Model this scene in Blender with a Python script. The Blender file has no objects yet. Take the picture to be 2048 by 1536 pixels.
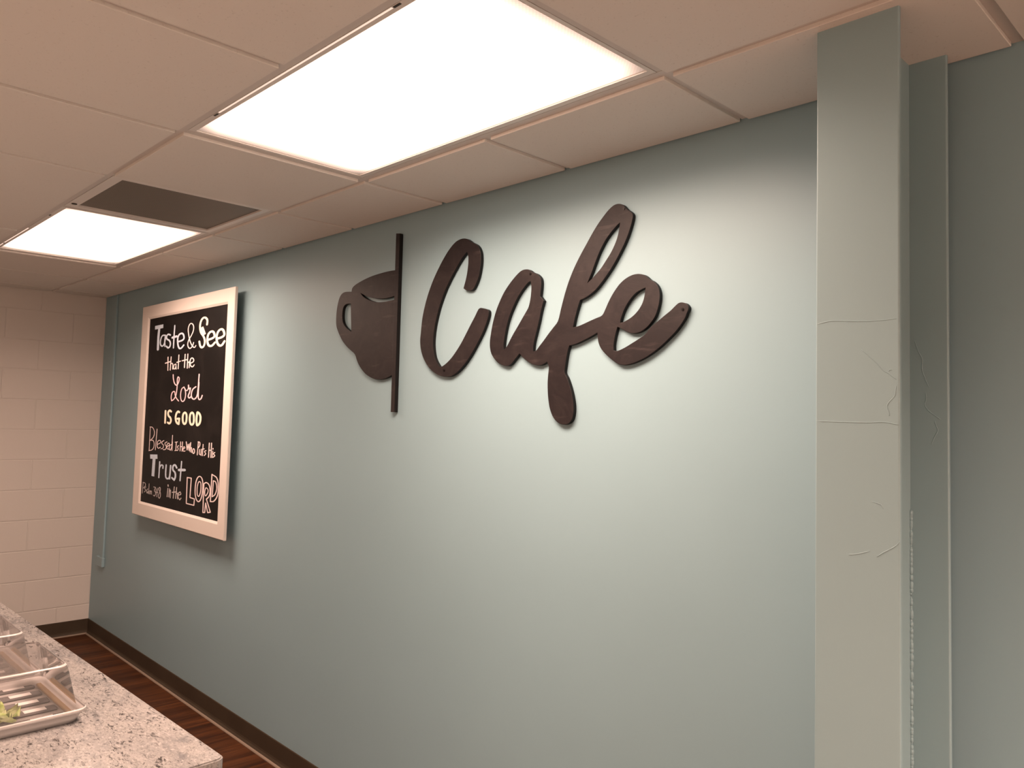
import bpy, bmesh, math, random
from mathutils import Vector, Matrix
random.seed(7)
scn = bpy.context.scene
COL = scn.collection

# ------------------------------------------------------------------ camera, world, exposure
H = 2.3704                       # ceiling height
R = Matrix([[0.698924, 0.023766, 0.714801], [0.714706, -0.06018, -0.696831], [0.026455, 0.997905, -0.059047]])
cam = bpy.data.cameras.new('camera'); camo = bpy.data.objects.new('camera', cam); COL.objects.link(camo)
camo.matrix_world = Matrix.Translation(Vector([6.07705, -1.80332, 1.58974])) @ R.to_4x4()
cam.sensor_fit = 'HORIZONTAL'; cam.sensor_width = 36.0
cam.lens = 1566.332 / 2048 * 36.0
cam.shift_x = -(4.531) / 2048; cam.shift_y = (-25.546) / 2048
cam.clip_start = 0.02
scn.camera = camo

world = bpy.data.worlds.new('world'); scn.world = world; world.use_nodes = True
world.node_tree.nodes['Background'].inputs[0].default_value = (1, .8, .68, 1)
world.node_tree.nodes['Background'].inputs[1].default_value = 0.0

vs = scn.view_settings
scn.display_settings.display_device = 'sRGB'
vs.view_transform = 'Standard'; vs.look = 'None'; vs.exposure = 0.0; vs.gamma = 1.0; vs.use_curve_mapping = False
LENS = 5.0; LAMP_W = 35.0          # glow of the troffer lenses; watts of the lamp behind each
LAMPC = (1.0, .70, .55)

# ------------------------------------------------------------------ measured outlines (metres; x along the wall, z up)
LETTER_C = [(3.9656, 2.2225), (3.945, 2.2228), (3.9192, 2.2163), (3.8885, 2.1965), (3.8577, 2.1678), (3.8268, 2.1316), (3.7984, 2.0928), (3.7728, 2.0479), (3.7527, 2.0003), (3.7384, 1.9484), (3.7326, 1.8936), (3.7304, 1.871), (3.7335, 1.8462), (3.7416, 1.8229), (3.7542, 1.8013), (3.7722, 1.7808), (3.7956, 1.761), (3.8229, 1.7455), (3.8507, 1.7353), (3.8805, 1.73), (3.9043, 1.7295), (3.9225, 1.7322), (3.9454, 1.7411), (3.9703, 1.7561), (3.9995, 1.7794), (4.028, 1.8096), (4.0559, 1.8442), (4.0787, 1.8754), (4.0966, 1.9066), (4.1069, 1.9317), (4.1087, 1.9461), (4.1041, 1.9545), (4.0919, 1.9593), (4.0725, 1.9642), (4.0613, 1.9644), (4.0533, 1.9592), (4.0371, 1.9369), (4.0137, 1.9072), (3.9901, 1.8756), (3.9661, 1.8453), (3.9417, 1.8197), (3.9168, 1.7972), (3.8913, 1.7802), (3.8705, 1.77), (3.8535, 1.7653), (3.8433, 1.7742), (3.8289, 1.7901), (3.8186, 1.8077), (3.8118, 1.8321), (3.8089, 1.8565), (3.8102, 1.8842), (3.8152, 1.9151), (3.8236, 1.9458), (3.8355, 1.9795), (3.8527, 2.016), (3.8725, 2.0503), (3.8975, 2.0838), (3.9249, 2.1165), (3.952, 2.1454), (3.9767, 2.1659), (3.9853, 2.1711), (3.9915, 2.1572), (3.9939, 2.1368), (3.9919, 2.1136), (3.9879, 2.0906), (3.9818, 2.0696), (3.9714, 2.0421), (3.9844, 2.0355), (4.0022, 2.0311), (4.0157, 2.0311), (4.0269, 2.0366), (4.0386, 2.0519), (4.0499, 2.0738), (4.0571, 2.0993), (4.0609, 2.1251), (4.0597, 2.1516), (4.0557, 2.1653), (4.0478, 2.179), (4.0375, 2.1887), (4.0248, 2.1961), (4.0121, 2.2013), (3.9992, 2.2098), (3.9836, 2.2181)]
LETTERS_AFE = [[(4.2864, 2.0738), (4.2691, 2.0737), (4.2518, 2.0676), (4.2281, 2.0515), (4.2043, 2.0314), (4.1825, 2.009), (4.1652, 1.9845), (4.1479, 1.9542), (4.1352, 1.9232), (4.1278, 1.8981), (4.1222, 1.8709), (4.1188, 1.8506), (4.1187, 1.8315), (4.1233, 1.8121), (4.1318, 1.7974), (4.1464, 1.7826), (4.163, 1.771), (4.1839, 1.7631), (4.1999, 1.7595), (4.2133, 1.7598), (4.2273, 1.7668), (4.2435, 1.7808), (4.2639, 1.7988), (4.2737, 1.7898), (4.287, 1.7799), (4.3066, 1.7692), (4.3258, 1.7613), (4.3448, 1.7572), (4.3613, 1.7576), (4.3755, 1.7619), (4.3875, 1.7672), (4.3952, 1.7534), (4.3949, 1.7386), (4.3927, 1.718), (4.3923, 1.6945), (4.3939, 1.6709), (4.3966, 1.6503), (4.4012, 1.6299), (4.4078, 1.6124), (4.4162, 1.5979), (4.4265, 1.5865), (4.4406, 1.5773), (4.4563, 1.5724), (4.4698, 1.5722), (4.4839, 1.5763), (4.495, 1.5856), (4.5014, 1.5994), (4.5035, 1.6193), (4.5022, 1.6363), (4.4978, 1.6562), (4.4916, 1.6762), (4.4833, 1.6963), (4.4731, 1.7166), (4.463, 1.7318), (4.4648, 1.7514), (4.468, 1.7715), (4.4727, 1.7945), (4.4798, 1.8144), (4.4988, 1.8166), (4.5213, 1.8224), (4.5507, 1.8322), (4.5724, 1.8403), (4.5896, 1.8475), (4.5914, 1.8342), (4.5942, 1.8201), (4.6007, 1.8059), (4.6102, 1.7938), (4.625, 1.7807), (4.6453, 1.7662), (4.6628, 1.7553), (4.6765, 1.75), (4.6935, 1.7481), (4.7135, 1.7505), (4.7364, 1.7562), (4.7654, 1.7671), (4.7906, 1.7798), (4.8154, 1.7951), (4.8397, 1.8133), (4.8637, 1.833), (4.8813, 1.8519), (4.8952, 1.8707), (4.9003, 1.883), (4.9049, 1.8928), (4.9042, 1.9005), (4.8973, 1.9082), (4.8893, 1.9117), (4.8803, 1.9132), (4.872, 1.9116), (4.8624, 1.9053), (4.8475, 1.8936), (4.8262, 1.8805), (4.8047, 1.8664), (4.7828, 1.8526), (4.764, 1.8337), (4.7416, 1.8214), (4.7188, 1.8106), (4.6957, 1.8001), (4.6755, 1.7929), (4.6613, 1.79), (4.6533, 1.7925), (4.6523, 1.8062), (4.6546, 1.8225), (4.659, 1.8414), (4.6654, 1.8602), (4.6775, 1.8548), (4.6946, 1.8458), (4.7115, 1.8392), (4.7248, 1.8376), (4.7412, 1.839), (4.7573, 1.845), (4.7732, 1.8553), (4.7888, 1.8706), (4.7987, 1.8844), (4.8055, 1.9022), (4.8099, 1.9188), (4.8115, 1.937), (4.81, 1.9503), (4.806, 1.9612), (4.7989, 1.9716), (4.7876, 1.981), (4.777, 1.9867), (4.7672, 1.9955), (4.7574, 2.0019), (4.7442, 2.0061), (4.7311, 2.0079), (4.7145, 2.0067), (4.6945, 2.0005), (4.6744, 1.989), (4.6576, 1.9734), (4.6407, 1.9529), (4.6272, 1.932), (4.6178, 1.9147), (4.6068, 1.8988), (4.5855, 1.8923), (4.5603, 1.8854), (4.5347, 1.8778), (4.5124, 1.8721), (4.4935, 1.8701), (4.4986, 1.8911), (4.5055, 1.9137), (4.5125, 1.9332), (4.5199, 1.951), (4.5399, 1.9566), (4.5618, 1.966), (4.5832, 1.9795), (4.6043, 1.9984), (4.6251, 2.0199), (4.6455, 2.0439), (4.6656, 2.0719), (4.6822, 2.0972), (4.6958, 2.1227), (4.7064, 2.1486), (4.7126, 2.1695), (4.7141, 2.1796), (4.7109, 2.1876), (4.7037, 2.1943), (4.6934, 2.2013), (4.6864, 2.2086), (4.6795, 2.2159), (4.669, 2.2214), (4.6551, 2.2242), (4.6412, 2.2219), (4.6238, 2.2123), (4.6029, 2.1946), (4.5818, 2.1739), (4.5605, 2.1486), (4.5391, 2.1202), (4.5174, 2.0914), (4.4992, 2.0647), (4.4847, 2.0402), (4.4701, 2.0112), (4.4592, 1.9845), (4.4503, 1.959), (4.4413, 1.9304), (4.4298, 1.8936), (4.4113, 1.8751), (4.3918, 1.8571), (4.3721, 1.8373), (4.3522, 1.8189), (4.3361, 1.804), (4.3252, 1.8036), (4.3254, 1.8217), (4.3313, 1.8455), (4.3388, 1.8692), (4.3485, 1.9017), (4.3565, 1.9342), (4.3667, 1.9635), (4.3509, 1.9794), (4.3521, 1.9919), (4.354, 2.0099), (4.3534, 2.0281), (4.3497, 2.0382), (4.3411, 2.0476), (4.3303, 2.0546), (4.3154, 2.0603), (4.3045, 2.0671), (4.2958, 2.0715)], [(4.3057, 2.0323), (4.3092, 2.0175), (4.3095, 1.9991), (4.3062, 1.9719), (4.2989, 1.948), (4.2899, 1.9359), (4.2734, 1.9157), (4.2526, 1.89), (4.2315, 1.8649), (4.2146, 1.8419), (4.2018, 1.8244), (4.1887, 1.815), (4.1869, 1.8251), (4.1876, 1.8408), (4.1921, 1.8656), (4.1991, 1.8935), (4.2093, 1.921), (4.2239, 1.948), (4.2406, 1.9747), (4.2616, 2.0001), (4.2826, 2.0196), (4.296, 2.0296)], [(4.6669, 2.1659), (4.6632, 2.1443), (4.6575, 2.1229), (4.6476, 2.1021), (4.6341, 2.081), (4.617, 2.0609), (4.5996, 2.0411), (4.582, 2.0262), (4.5678, 2.015), (4.5479, 2.0015), (4.5549, 2.015), (4.5637, 2.0311), (4.5747, 2.0554), (4.5878, 2.0821), (4.6023, 2.1056), (4.6189, 2.1272), (4.6395, 2.1465), (4.6566, 2.1597)], [(4.762, 1.9648), (4.7598, 1.9472), (4.754, 1.9264), (4.743, 1.9086), (4.7276, 1.8937), (4.7106, 1.8829), (4.694, 1.876), (4.6839, 1.8726), (4.6754, 1.8718), (4.6763, 1.8799), (4.6807, 1.8919), (4.6882, 1.9082), (4.6996, 1.9252), (4.7143, 1.9412), (4.7322, 1.9546), (4.7484, 1.9611)]]
MUG = [[(3.5677, 2.1561), (3.516, 2.1576), (3.4646, 2.156), (3.3987, 2.1516), (3.3381, 2.1427), (3.29, 2.1321), (3.2623, 2.1231), (3.25, 2.1144), (3.2459, 2.1009), (3.2205, 2.1033), (3.1912, 2.1042), (3.1695, 2.0982), (3.1534, 2.0834), (3.1424, 2.06), (3.1355, 2.0322), (3.1331, 2.0039), (3.1344, 1.9753), (3.1403, 1.9567), (3.1513, 1.9398), (3.1645, 1.9229), (3.1917, 1.8945), (3.2225, 1.8719), (3.2525, 1.8547), (3.282, 1.8397), (3.2956, 1.8275), (3.3051, 1.8115), (3.3204, 1.7916), (3.3439, 1.7709), (3.3725, 1.7518), (3.4057, 1.7381), (3.4395, 1.7292), (3.4723, 1.7264), (3.5043, 1.7285), (3.5356, 1.7354), (3.5675, 1.7454)], [(3.2438, 2.0501), (3.2155, 2.0513), (3.1997, 2.0479), (3.1872, 2.0369), (3.1821, 2.0163), (3.1831, 1.9921), (3.1936, 1.9693), (3.2169, 1.9498), (3.2558, 1.9307)], [(3.3153, 2.089), (3.3495, 2.0741), (3.3979, 2.0611), (3.4449, 2.053), (3.4842, 2.0498), (3.5226, 2.0504), (3.5589, 2.0538), (3.5572, 2.0398), (3.5233, 2.0384), (3.485, 2.0373), (3.4458, 2.0392), (3.4056, 2.0466), (3.3642, 2.0595), (3.3323, 2.0749)]]
BAR = [(3.5578, 2.3018), (3.5828, 2.298), (3.5881, 1.5983), (3.564, 1.5987)]
SCREWS = {'c': [(3.8781, 1.7526)], 'afe': [(4.305, 2.056), (4.6813, 2.2051), (4.8871, 1.8931)]}
CHALK = {'taste': ('blue', [(7.25, 1, 0, [(1.1239, 2.0794), (1.2569, 2.0811)]), (5.0, 1, 0, [(1.1941, 2.073), (1.188, 2.024), (1.1892, 1.9442)]), (2.75, 1, 0, [(1.2925, 2.0237), (1.253, 2.0241), (1.2282, 2.0028), (1.2259, 1.9765), (1.25, 1.961), (1.2789, 1.9664), (1.297, 1.9917), (1.3004, 2.0233)]), (2.75, 1, 0, [(1.2992, 2.0177), (1.2935, 1.9881), (1.3018, 1.9571)]), (3.125, 1, 0, [(1.3751, 2.0209), (1.3407, 2.0266), (1.3181, 2.0148), (1.327, 1.9994), (1.3601, 1.9903), (1.3814, 1.9744), (1.3775, 1.9543), (1.3517, 1.9463), (1.3253, 1.956)]), (2.75, 1, 0, [(1.4363, 2.0723), (1.4333, 2.0102), (1.433, 1.9426)]), (4.25, 1, 0, [(1.4088, 2.0035), (1.471, 2.0074)]), (3.125, 1, 0, [(1.4939, 1.9742), (1.5743, 1.9845), (1.576, 2.0058), (1.5517, 2.0198), (1.5113, 2.016), (1.491, 1.9961), (1.4953, 1.9633), (1.517, 1.9377), (1.5447, 1.9347), (1.5831, 1.9511)])]), 'ampersand': ('pink', [(1.875, 1, 0, [(1.7516, 1.9403), (1.7357, 1.9313), (1.7056, 1.9397), (1.6688, 1.9706), (1.6448, 2.009), (1.6354, 2.0415), (1.6525, 2.0652), (1.6782, 2.0687), (1.7059, 2.0546), (1.7089, 2.0298), (1.6864, 2.0031), (1.6506, 1.9769), (1.6388, 1.9527), (1.6562, 1.9325), (1.6827, 1.9295), (1.7109, 1.9457), (1.7203, 1.9592)])]), 'see': ('cream', [(3.5, 1, 0, [(1.8875, 2.0488), (1.8878, 2.0733), (1.8609, 2.0882), (1.8282, 2.0871), (1.803, 2.0689), (1.7968, 2.0382), (1.8127, 2.0097), (1.8484, 1.987), (1.8686, 1.962), (1.8633, 1.9384), (1.8393, 1.9266), (1.8136, 1.9339), (1.7962, 1.9606)]), (7.75, 1, 0, [(1.8135, 2.0372), (1.8534, 1.9936)]), (3.75, 1, 0, [(1.9081, 1.9634), (1.986, 1.9753), (1.9836, 1.9962), (1.9587, 2.007), (1.9198, 1.9999), (1.9024, 1.9772), (1.9056, 1.9499), (1.9278, 1.932), (1.9637, 1.9303), (1.9996, 1.9452)]), (3.75, 1, 0, [(2.0262, 1.9638), (2.1048, 1.9753), (2.1022, 1.999), (2.0744, 2.0116), (2.0371, 2.003), (2.0184, 1.9775), (2.0285, 1.9438), (2.0573, 1.9265), (2.0876, 1.9277), (2.1171, 1.9459)])]), 'that_the': ('pink', [(1.875, 1, 0, [(1.3575, 1.8906), (1.3652, 1.813)]), (2.0, 1, 0, [(1.3207, 1.856), (1.4059, 1.8643)]), (1.875, 1, 0, [(1.4052, 1.8907), (1.4004, 1.8139)]), (1.75, 1, 0, [(1.3983, 1.8433), (1.4169, 1.853), (1.4336, 1.8477), (1.4375, 1.8185)]), (1.75, 1, 0, [(1.4804, 1.8463), (1.4559, 1.8416), (1.4502, 1.8218), (1.4683, 1.8187), (1.4826, 1.8299), (1.4832, 1.8462), (1.4898, 1.8171)]), (1.875, 1, 0, [(1.5196, 1.8972), (1.5191, 1.8181)])]), 'lord_script': ('rose', [(2.0, 1, 0, [(1.4495, 1.7855), (1.4578, 1.7581), (1.4799, 1.7325), (1.5086, 1.7242), (1.5341, 1.739), (1.5426, 1.7639), (1.5253, 1.7713), (1.5157, 1.7608), (1.5177, 1.732), (1.5151, 1.6962), (1.5047, 1.664), (1.4762, 1.6424), (1.4465, 1.6344), (1.4371, 1.655), (1.4495, 1.6814), (1.4813, 1.6874), (1.495, 1.6676), (1.5158, 1.6496), (1.5489, 1.6337)]), (1.875, 1, 0, [(1.6184, 1.7124), (1.5885, 1.7028), (1.5742, 1.6745), (1.5829, 1.6426), (1.6067, 1.631), (1.6323, 1.6392), (1.6458, 1.6708), (1.6334, 1.6989), (1.6185, 1.7114)]), (1.75, 1, 0, [(1.6234, 1.7078), (1.6563, 1.6918), (1.6768, 1.7021), (1.6796, 1.7213)]), (2.5, 1, 0, [(1.6796, 1.7213), (1.6889, 1.7027), (1.7075, 1.7054), (1.7015, 1.6845), (1.6838, 1.6602), (1.7006, 1.6512), (1.7269, 1.6602)]), (2.25, 1, 0, [(1.7823, 1.7123), (1.7418, 1.6982), (1.7256, 1.6706), (1.7393, 1.6498), (1.7697, 1.6447), (1.8013, 1.6601), (1.813, 1.7011), (1.8175, 1.7796)]), (2.25, 1, 0, [(1.8204, 1.7351), (1.8188, 1.6669), (1.8325, 1.6431), (1.8567, 1.6465), (1.8718, 1.6641)])]), 'is_good': ('cream', [(3.75, 1, 0, [(1.3626, 1.5744), (1.3645, 1.505)]), (3.75, 1, 0, [(1.4484, 1.5719), (1.426, 1.5778), (1.4039, 1.5659), (1.4112, 1.5478), (1.4411, 1.5357), (1.4511, 1.5178), (1.4315, 1.503), (1.4043, 1.5078)])]), 'blessed': ('pink', [(1.375, 1, 0, [(1.1345, 1.4751), (1.1347, 1.3336)]), (1.375, 1, 0, [(1.1294, 1.475), (1.1709, 1.4723), (1.205, 1.4471), (1.1942, 1.4168), (1.1464, 1.3944)]), (1.375, 1, 0, [(1.1464, 1.3944), (1.1924, 1.3943), (1.2123, 1.369), (1.1899, 1.3419), (1.1298, 1.3315)]), (1.375, 1, 0, [(1.2457, 1.4651), (1.2355, 1.3411)]), (1.375, 1, 0, [(1.2655, 1.375), (1.313, 1.388), (1.3015, 1.3997), (1.2678, 1.3936), (1.2616, 1.3674), (1.2785, 1.3534), (1.3129, 1.3605)]), (1.375, 1, 0, [(1.3617, 1.401), (1.3338, 1.3926), (1.3353, 1.3817), (1.3586, 1.3746), (1.3514, 1.3568), (1.323, 1.3518)]), (1.375, 1, 0, [(1.4102, 1.3957), (1.3809, 1.3872), (1.3872, 1.3766), (1.4045, 1.3683), (1.3907, 1.3514), (1.3594, 1.3481)]), (1.375, 1, 0, [(1.4196, 1.369), (1.4498, 1.3822), (1.4347, 1.3895), (1.4127, 1.3777), (1.4194, 1.3571), (1.4535, 1.3551)]), (1.375, 1, 0, [(1.4831, 1.3843), (1.4563, 1.376), (1.4476, 1.3577), (1.4664, 1.3496), (1.4828, 1.3665), (1.4891, 1.4364)]), (1.375, 1, 0, [(1.4923, 1.399), (1.4915, 1.3497)])]), 'is_he_who_puts_his': ('pink', [(1.5, 1, 0, [(1.5472, 1.3995), (1.5461, 1.3534)]), (1.25, 1, 0, [(1.5291, 1.3987), (1.565, 1.4019)]), (1.25, 1, 0, [(1.5309, 1.3509), (1.5623, 1.3542)]), (1.375, 1, 0, [(1.583, 1.3816), (1.567, 1.3738), (1.58, 1.3639), (1.5697, 1.3528)]), (1.5, 1, 0, [(1.6097, 1.4038), (1.6074, 1.3529)]), (1.5, 1, 0, [(1.6361, 1.4048), (1.6359, 1.3525)]), (1.5, 1, 0, [(1.6087, 1.3771), (1.6378, 1.3784)]), (1.375, 1, 0, [(1.6501, 1.3654), (1.6727, 1.3734), (1.6614, 1.3798), (1.6472, 1.367), (1.6559, 1.3542), (1.6792, 1.3564)]), (1.75, 0, 0, [(1.6884, 1.407), (1.7053, 1.3628), (1.7159, 1.3943), (1.733, 1.3614), (1.7385, 1.3987)]), (1.5, 1, 0, [(1.7504, 1.406), (1.7484, 1.3546)]), (1.5, 1, 0, [(1.7485, 1.3735), (1.7632, 1.3786), (1.769, 1.3523)]), (1.625, 1, 1, [(1.7949, 1.3739), (1.7812, 1.3631), (1.7914, 1.3483), (1.807, 1.3576)]), (1.625, 1, 0, [(1.8523, 1.4136), (1.8445, 1.3433)]), (1.625, 1, 0, [(1.8466, 1.4134), (1.8689, 1.4116), (1.871, 1.3942), (1.8507, 1.3799)]), (1.5, 1, 0, [(1.8751, 1.3743), (1.8725, 1.3491), (1.8907, 1.3467), (1.8971, 1.3737), (1.8943, 1.3436)]), (1.5, 1, 0, [(1.9146, 1.4028), (1.9122, 1.3428)]), (1.5, 1, 0, [(1.8953, 1.3753), (1.9318, 1.3797)]), (1.5, 1, 0, [(1.9551, 1.3715), (1.9375, 1.3657), (1.9531, 1.3549), (1.9337, 1.344)]), (1.75, 1, 0, [(1.9928, 1.4127), (1.9906, 1.3388)]), (1.75, 1, 0, [(2.0208, 1.4139), (2.0202, 1.3388)]), (1.625, 1, 0, [(1.9932, 1.376), (2.0205, 1.376)]), (1.5, 1, 0, [(2.0395, 1.3724), (2.0371, 1.3397)]), (1.625, 1, 0, [(2.0409, 1.3871), (2.0413, 1.3835)]), (1.625, 1, 0, [(2.0654, 1.3672), (2.0502, 1.3599), (2.0665, 1.351), (2.0477, 1.3416)])]), 'trust': ('blue', [(8.25, 1, 0, [(1.1576, 1.2972), (1.2739, 1.3027)]), (6.5, 1, 0, [(1.223, 1.2951), (1.218, 1.1836)]), (2.75, 1, 0, [(1.3143, 1.2745), (1.3126, 1.183)]), (2.75, 1, 0, [(1.3127, 1.2378), (1.3393, 1.257), (1.3656, 1.2558), (1.3686, 1.2407)]), (3.0, 1, 0, [(1.4153, 1.2624), (1.4167, 1.1978), (1.4392, 1.1858), (1.4717, 1.1946), (1.4829, 1.263), (1.4764, 1.1878)]), (3.375, 1, 0, [(1.5717, 1.2563), (1.5462, 1.2705), (1.5183, 1.261), (1.521, 1.2406), (1.5519, 1.2279), (1.5596, 1.2045), (1.5439, 1.1858), (1.5105, 1.1957)]), (2.5, 1, 0, [(1.638, 1.2953), (1.6289, 1.1887)]), (4.5, 1, 0, [(1.6054, 1.2462), (1.6866, 1.2516)])]), 'psalm': ('grey', [(1.375, 1, 0, [(1.0647, 1.1366), (1.059, 1.0698)]), (1.375, 1, 0, [(1.0598, 1.1343), (1.0968, 1.1334), (1.1043, 1.1182), (1.0681, 1.1001)]), (1.25, 1, 0, [(1.1157, 1.1123), (1.094, 1.103), (1.1133, 1.0933), (1.0923, 1.0795)]), (1.25, 1, 0, [(1.1481, 1.1037), (1.1293, 1.0909), (1.1366, 1.0766), (1.1533, 1.0892), (1.153, 1.0773)]), (1.25, 1, 0, [(1.1651, 1.135), (1.1636, 1.0752)]), (1.125, 1, 0, [(1.1801, 1.0952), (1.1781, 1.0746)]), (1.125, 1, 0, [(1.1799, 1.0896), (1.1932, 1.0963), (1.1952, 1.0761)]), (1.125, 1, 0, [(1.1942, 1.0897), (1.2096, 1.0959), (1.2125, 1.0758)])]), 'in_the': ('grey', [(1.75, 1, 0, [(1.4589, 1.1313), (1.4533, 1.0834)]), (2.5, 1, 0, [(1.459, 1.1509), (1.4617, 1.1447)]), (1.75, 1, 0, [(1.484, 1.1316), (1.4792, 1.0851)]), (1.625, 1, 0, [(1.4798, 1.1153), (1.4998, 1.1251), (1.5001, 1.0816)])]), 'lord': ('pink', [(1.875, 0, 1, [(1.7261, 1.2131), (1.7814, 1.2138), (1.7761, 1.1085), (1.8367, 1.1056), (1.8326, 1.0718), (1.7313, 1.0721)]), (1.875, 1, 1, [(1.8909, 1.2311), (1.8548, 1.2125), (1.8397, 1.1678), (1.8487, 1.1217), (1.8829, 1.0969), (1.9176, 1.1114), (1.9359, 1.1592), (1.9276, 1.2146)]), (1.625, 1, 1, [(1.8943, 1.2035), (1.8698, 1.1836), (1.867, 1.1467), (1.8836, 1.1249), (1.9061, 1.1401), (1.9133, 1.1804)]), (1.875, 0, 0, [(1.949, 1.1965), (1.9536, 1.046), (1.977, 1.0484), (1.983, 1.0979), (2.0135, 1.0516), (2.0462, 1.0572), (1.9898, 1.1197)]), (1.875, 1, 0, [(1.9899, 1.1191), (2.0213, 1.1372), (2.0314, 1.164), (2.0145, 1.1951), (1.9797, 1.2048), (1.949, 1.1965)]), (1.5, 1, 1, [(1.9752, 1.1763), (1.9721, 1.1361), (2.0002, 1.151), (2.0033, 1.1708)]), (1.875, 0, 0, [(2.0442, 1.2525), (2.0398, 1.1114)]), (1.875, 1, 0, [(2.0398, 1.1114), (2.0814, 1.1169), (2.1214, 1.1494), (2.1272, 1.1913), (2.1054, 1.2375), (2.0442, 1.2525)]), (1.625, 0, 0, [(2.0655, 1.2211), (2.0598, 1.1381)]), (1.625, 1, 0, [(2.0598, 1.1381), (2.0924, 1.1526), (2.1097, 1.1867), (2.0926, 1.2167), (2.0655, 1.2211)])]), 'good': ('cream', [(3.75, 1, 0, [(1.5681, 1.5699), (1.5469, 1.5732), (1.5222, 1.5532), (1.521, 1.5283), (1.5399, 1.5091), (1.568, 1.5027), (1.5729, 1.5336), (1.546, 1.5323)]), (3.75, 1, 1, [(1.6458, 1.5685), (1.6237, 1.5549), (1.6245, 1.5216), (1.6451, 1.5056), (1.6679, 1.5121), (1.6763, 1.5418), (1.6667, 1.5625)]), (3.75, 1, 1, [(1.7451, 1.5699), (1.7229, 1.5565), (1.724, 1.5203), (1.7492, 1.5037), (1.774, 1.5146), (1.7742, 1.547), (1.7645, 1.564)]), (3.75, 1, 1, [(1.8181, 1.5709), (1.8206, 1.5038), (1.8526, 1.512), (1.8637, 1.5419), (1.8461, 1.5652)])]), 'verse': ('grey', [(1.375, 1, 0, [(1.24, 1.1224), (1.2721, 1.1214), (1.255, 1.1016), (1.2765, 1.0906), (1.2595, 1.0707), (1.241, 1.0739)]), (1.25, 0, 0, [(1.2829, 1.1149), (1.2813, 1.0921), (1.3114, 1.0954)]), (1.25, 1, 0, [(1.3068, 1.1205), (1.2946, 1.0684)]), (1.375, 1, 1, [(1.3401, 1.1269), (1.3221, 1.1163), (1.3505, 1.0952), (1.3411, 1.0653), (1.3183, 1.0742), (1.3432, 1.1054)])]), 'the': ('pink', [(1.75, 1, 0, [(1.4939, 1.8556), (1.548, 1.861)]), (2.0, 1, 0, [(1.6096, 1.8973), (1.6086, 1.8229)]), (2.0, 1, 0, [(1.5722, 1.8624), (1.6471, 1.8669)]), (1.875, 1, 0, [(1.6475, 1.8976), (1.6489, 1.8183)]), (1.75, 1, 0, [(1.6494, 1.8482), (1.668, 1.8536), (1.6764, 1.8421), (1.6748, 1.8204)]), (2.0, 1, 0, [(1.6891, 1.8445), (1.7309, 1.8536), (1.7246, 1.8698), (1.6986, 1.8721), (1.6833, 1.8559), (1.6951, 1.831), (1.7218, 1.824), (1.7428, 1.8338)])]), 'the2': ('grey', [(1.625, 1, 0, [(1.5518, 1.1477), (1.544, 1.0832)]), (1.875, 1, 0, [(1.526, 1.115), (1.5894, 1.1229)]), (1.625, 1, 0, [(1.5862, 1.1471), (1.5782, 1.0853)]), (1.5, 1, 0, [(1.5812, 1.11), (1.6028, 1.1171), (1.6053, 1.0843)]), (1.625, 1, 0, [(1.6174, 1.1072), (1.6492, 1.1152), (1.6388, 1.1271), (1.6178, 1.1184), (1.6148, 1.0938), (1.6384, 1.0828), (1.6555, 1.0941)])])}
RIDGES_FRONT = [[(5.4858, 1.7341), (5.5039, 1.7169), (5.5158, 1.7053), (5.5246, 1.6939), (5.5353, 1.6876), (5.5487, 1.6763)], [(5.5353, 1.6916), (5.5376, 1.695), (5.5415, 1.6935)], [(5.5491, 1.6673), (5.5471, 1.6563), (5.5452, 1.6463), (5.5371, 1.6373), (5.5323, 1.6283), (5.5352, 1.6183), (5.5361, 1.6103)], [(5.4009, 1.5984), (5.434, 1.598), (5.4675, 1.5977), (5.4999, 1.5979), (5.5293, 1.5991), (5.5523, 1.5947)], [(5.4009, 1.7865), (5.4314, 1.7909), (5.4837, 1.7862), (5.5198, 1.7857), (5.5489, 1.7867)], [(5.4626, 1.3517), (5.4807, 1.3562), (5.5023, 1.3642)], [(5.5139, 1.3551), (5.5254, 1.3645), (5.5405, 1.3744), (5.5489, 1.3813), (5.554, 1.3887)], [(5.5043, 1.4544), (5.5217, 1.4501), (5.5255, 1.4427)]]
RIDGES_BACK = [[(5.4889, 1.7752), (5.4976, 1.7492), (5.5051, 1.7327), (5.5039, 1.7142), (5.5103, 1.6933), (5.5176, 1.6748)], [(5.5112, 1.6634), (5.5122, 1.6496), (5.509, 1.6404), (5.5143, 1.629), (5.5269, 1.6178), (5.5394, 1.609)], [(5.5279, 1.6065), (5.531, 1.5952), (5.5341, 1.5862), (5.5277, 1.5725), (5.5213, 1.5563)]]

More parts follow.
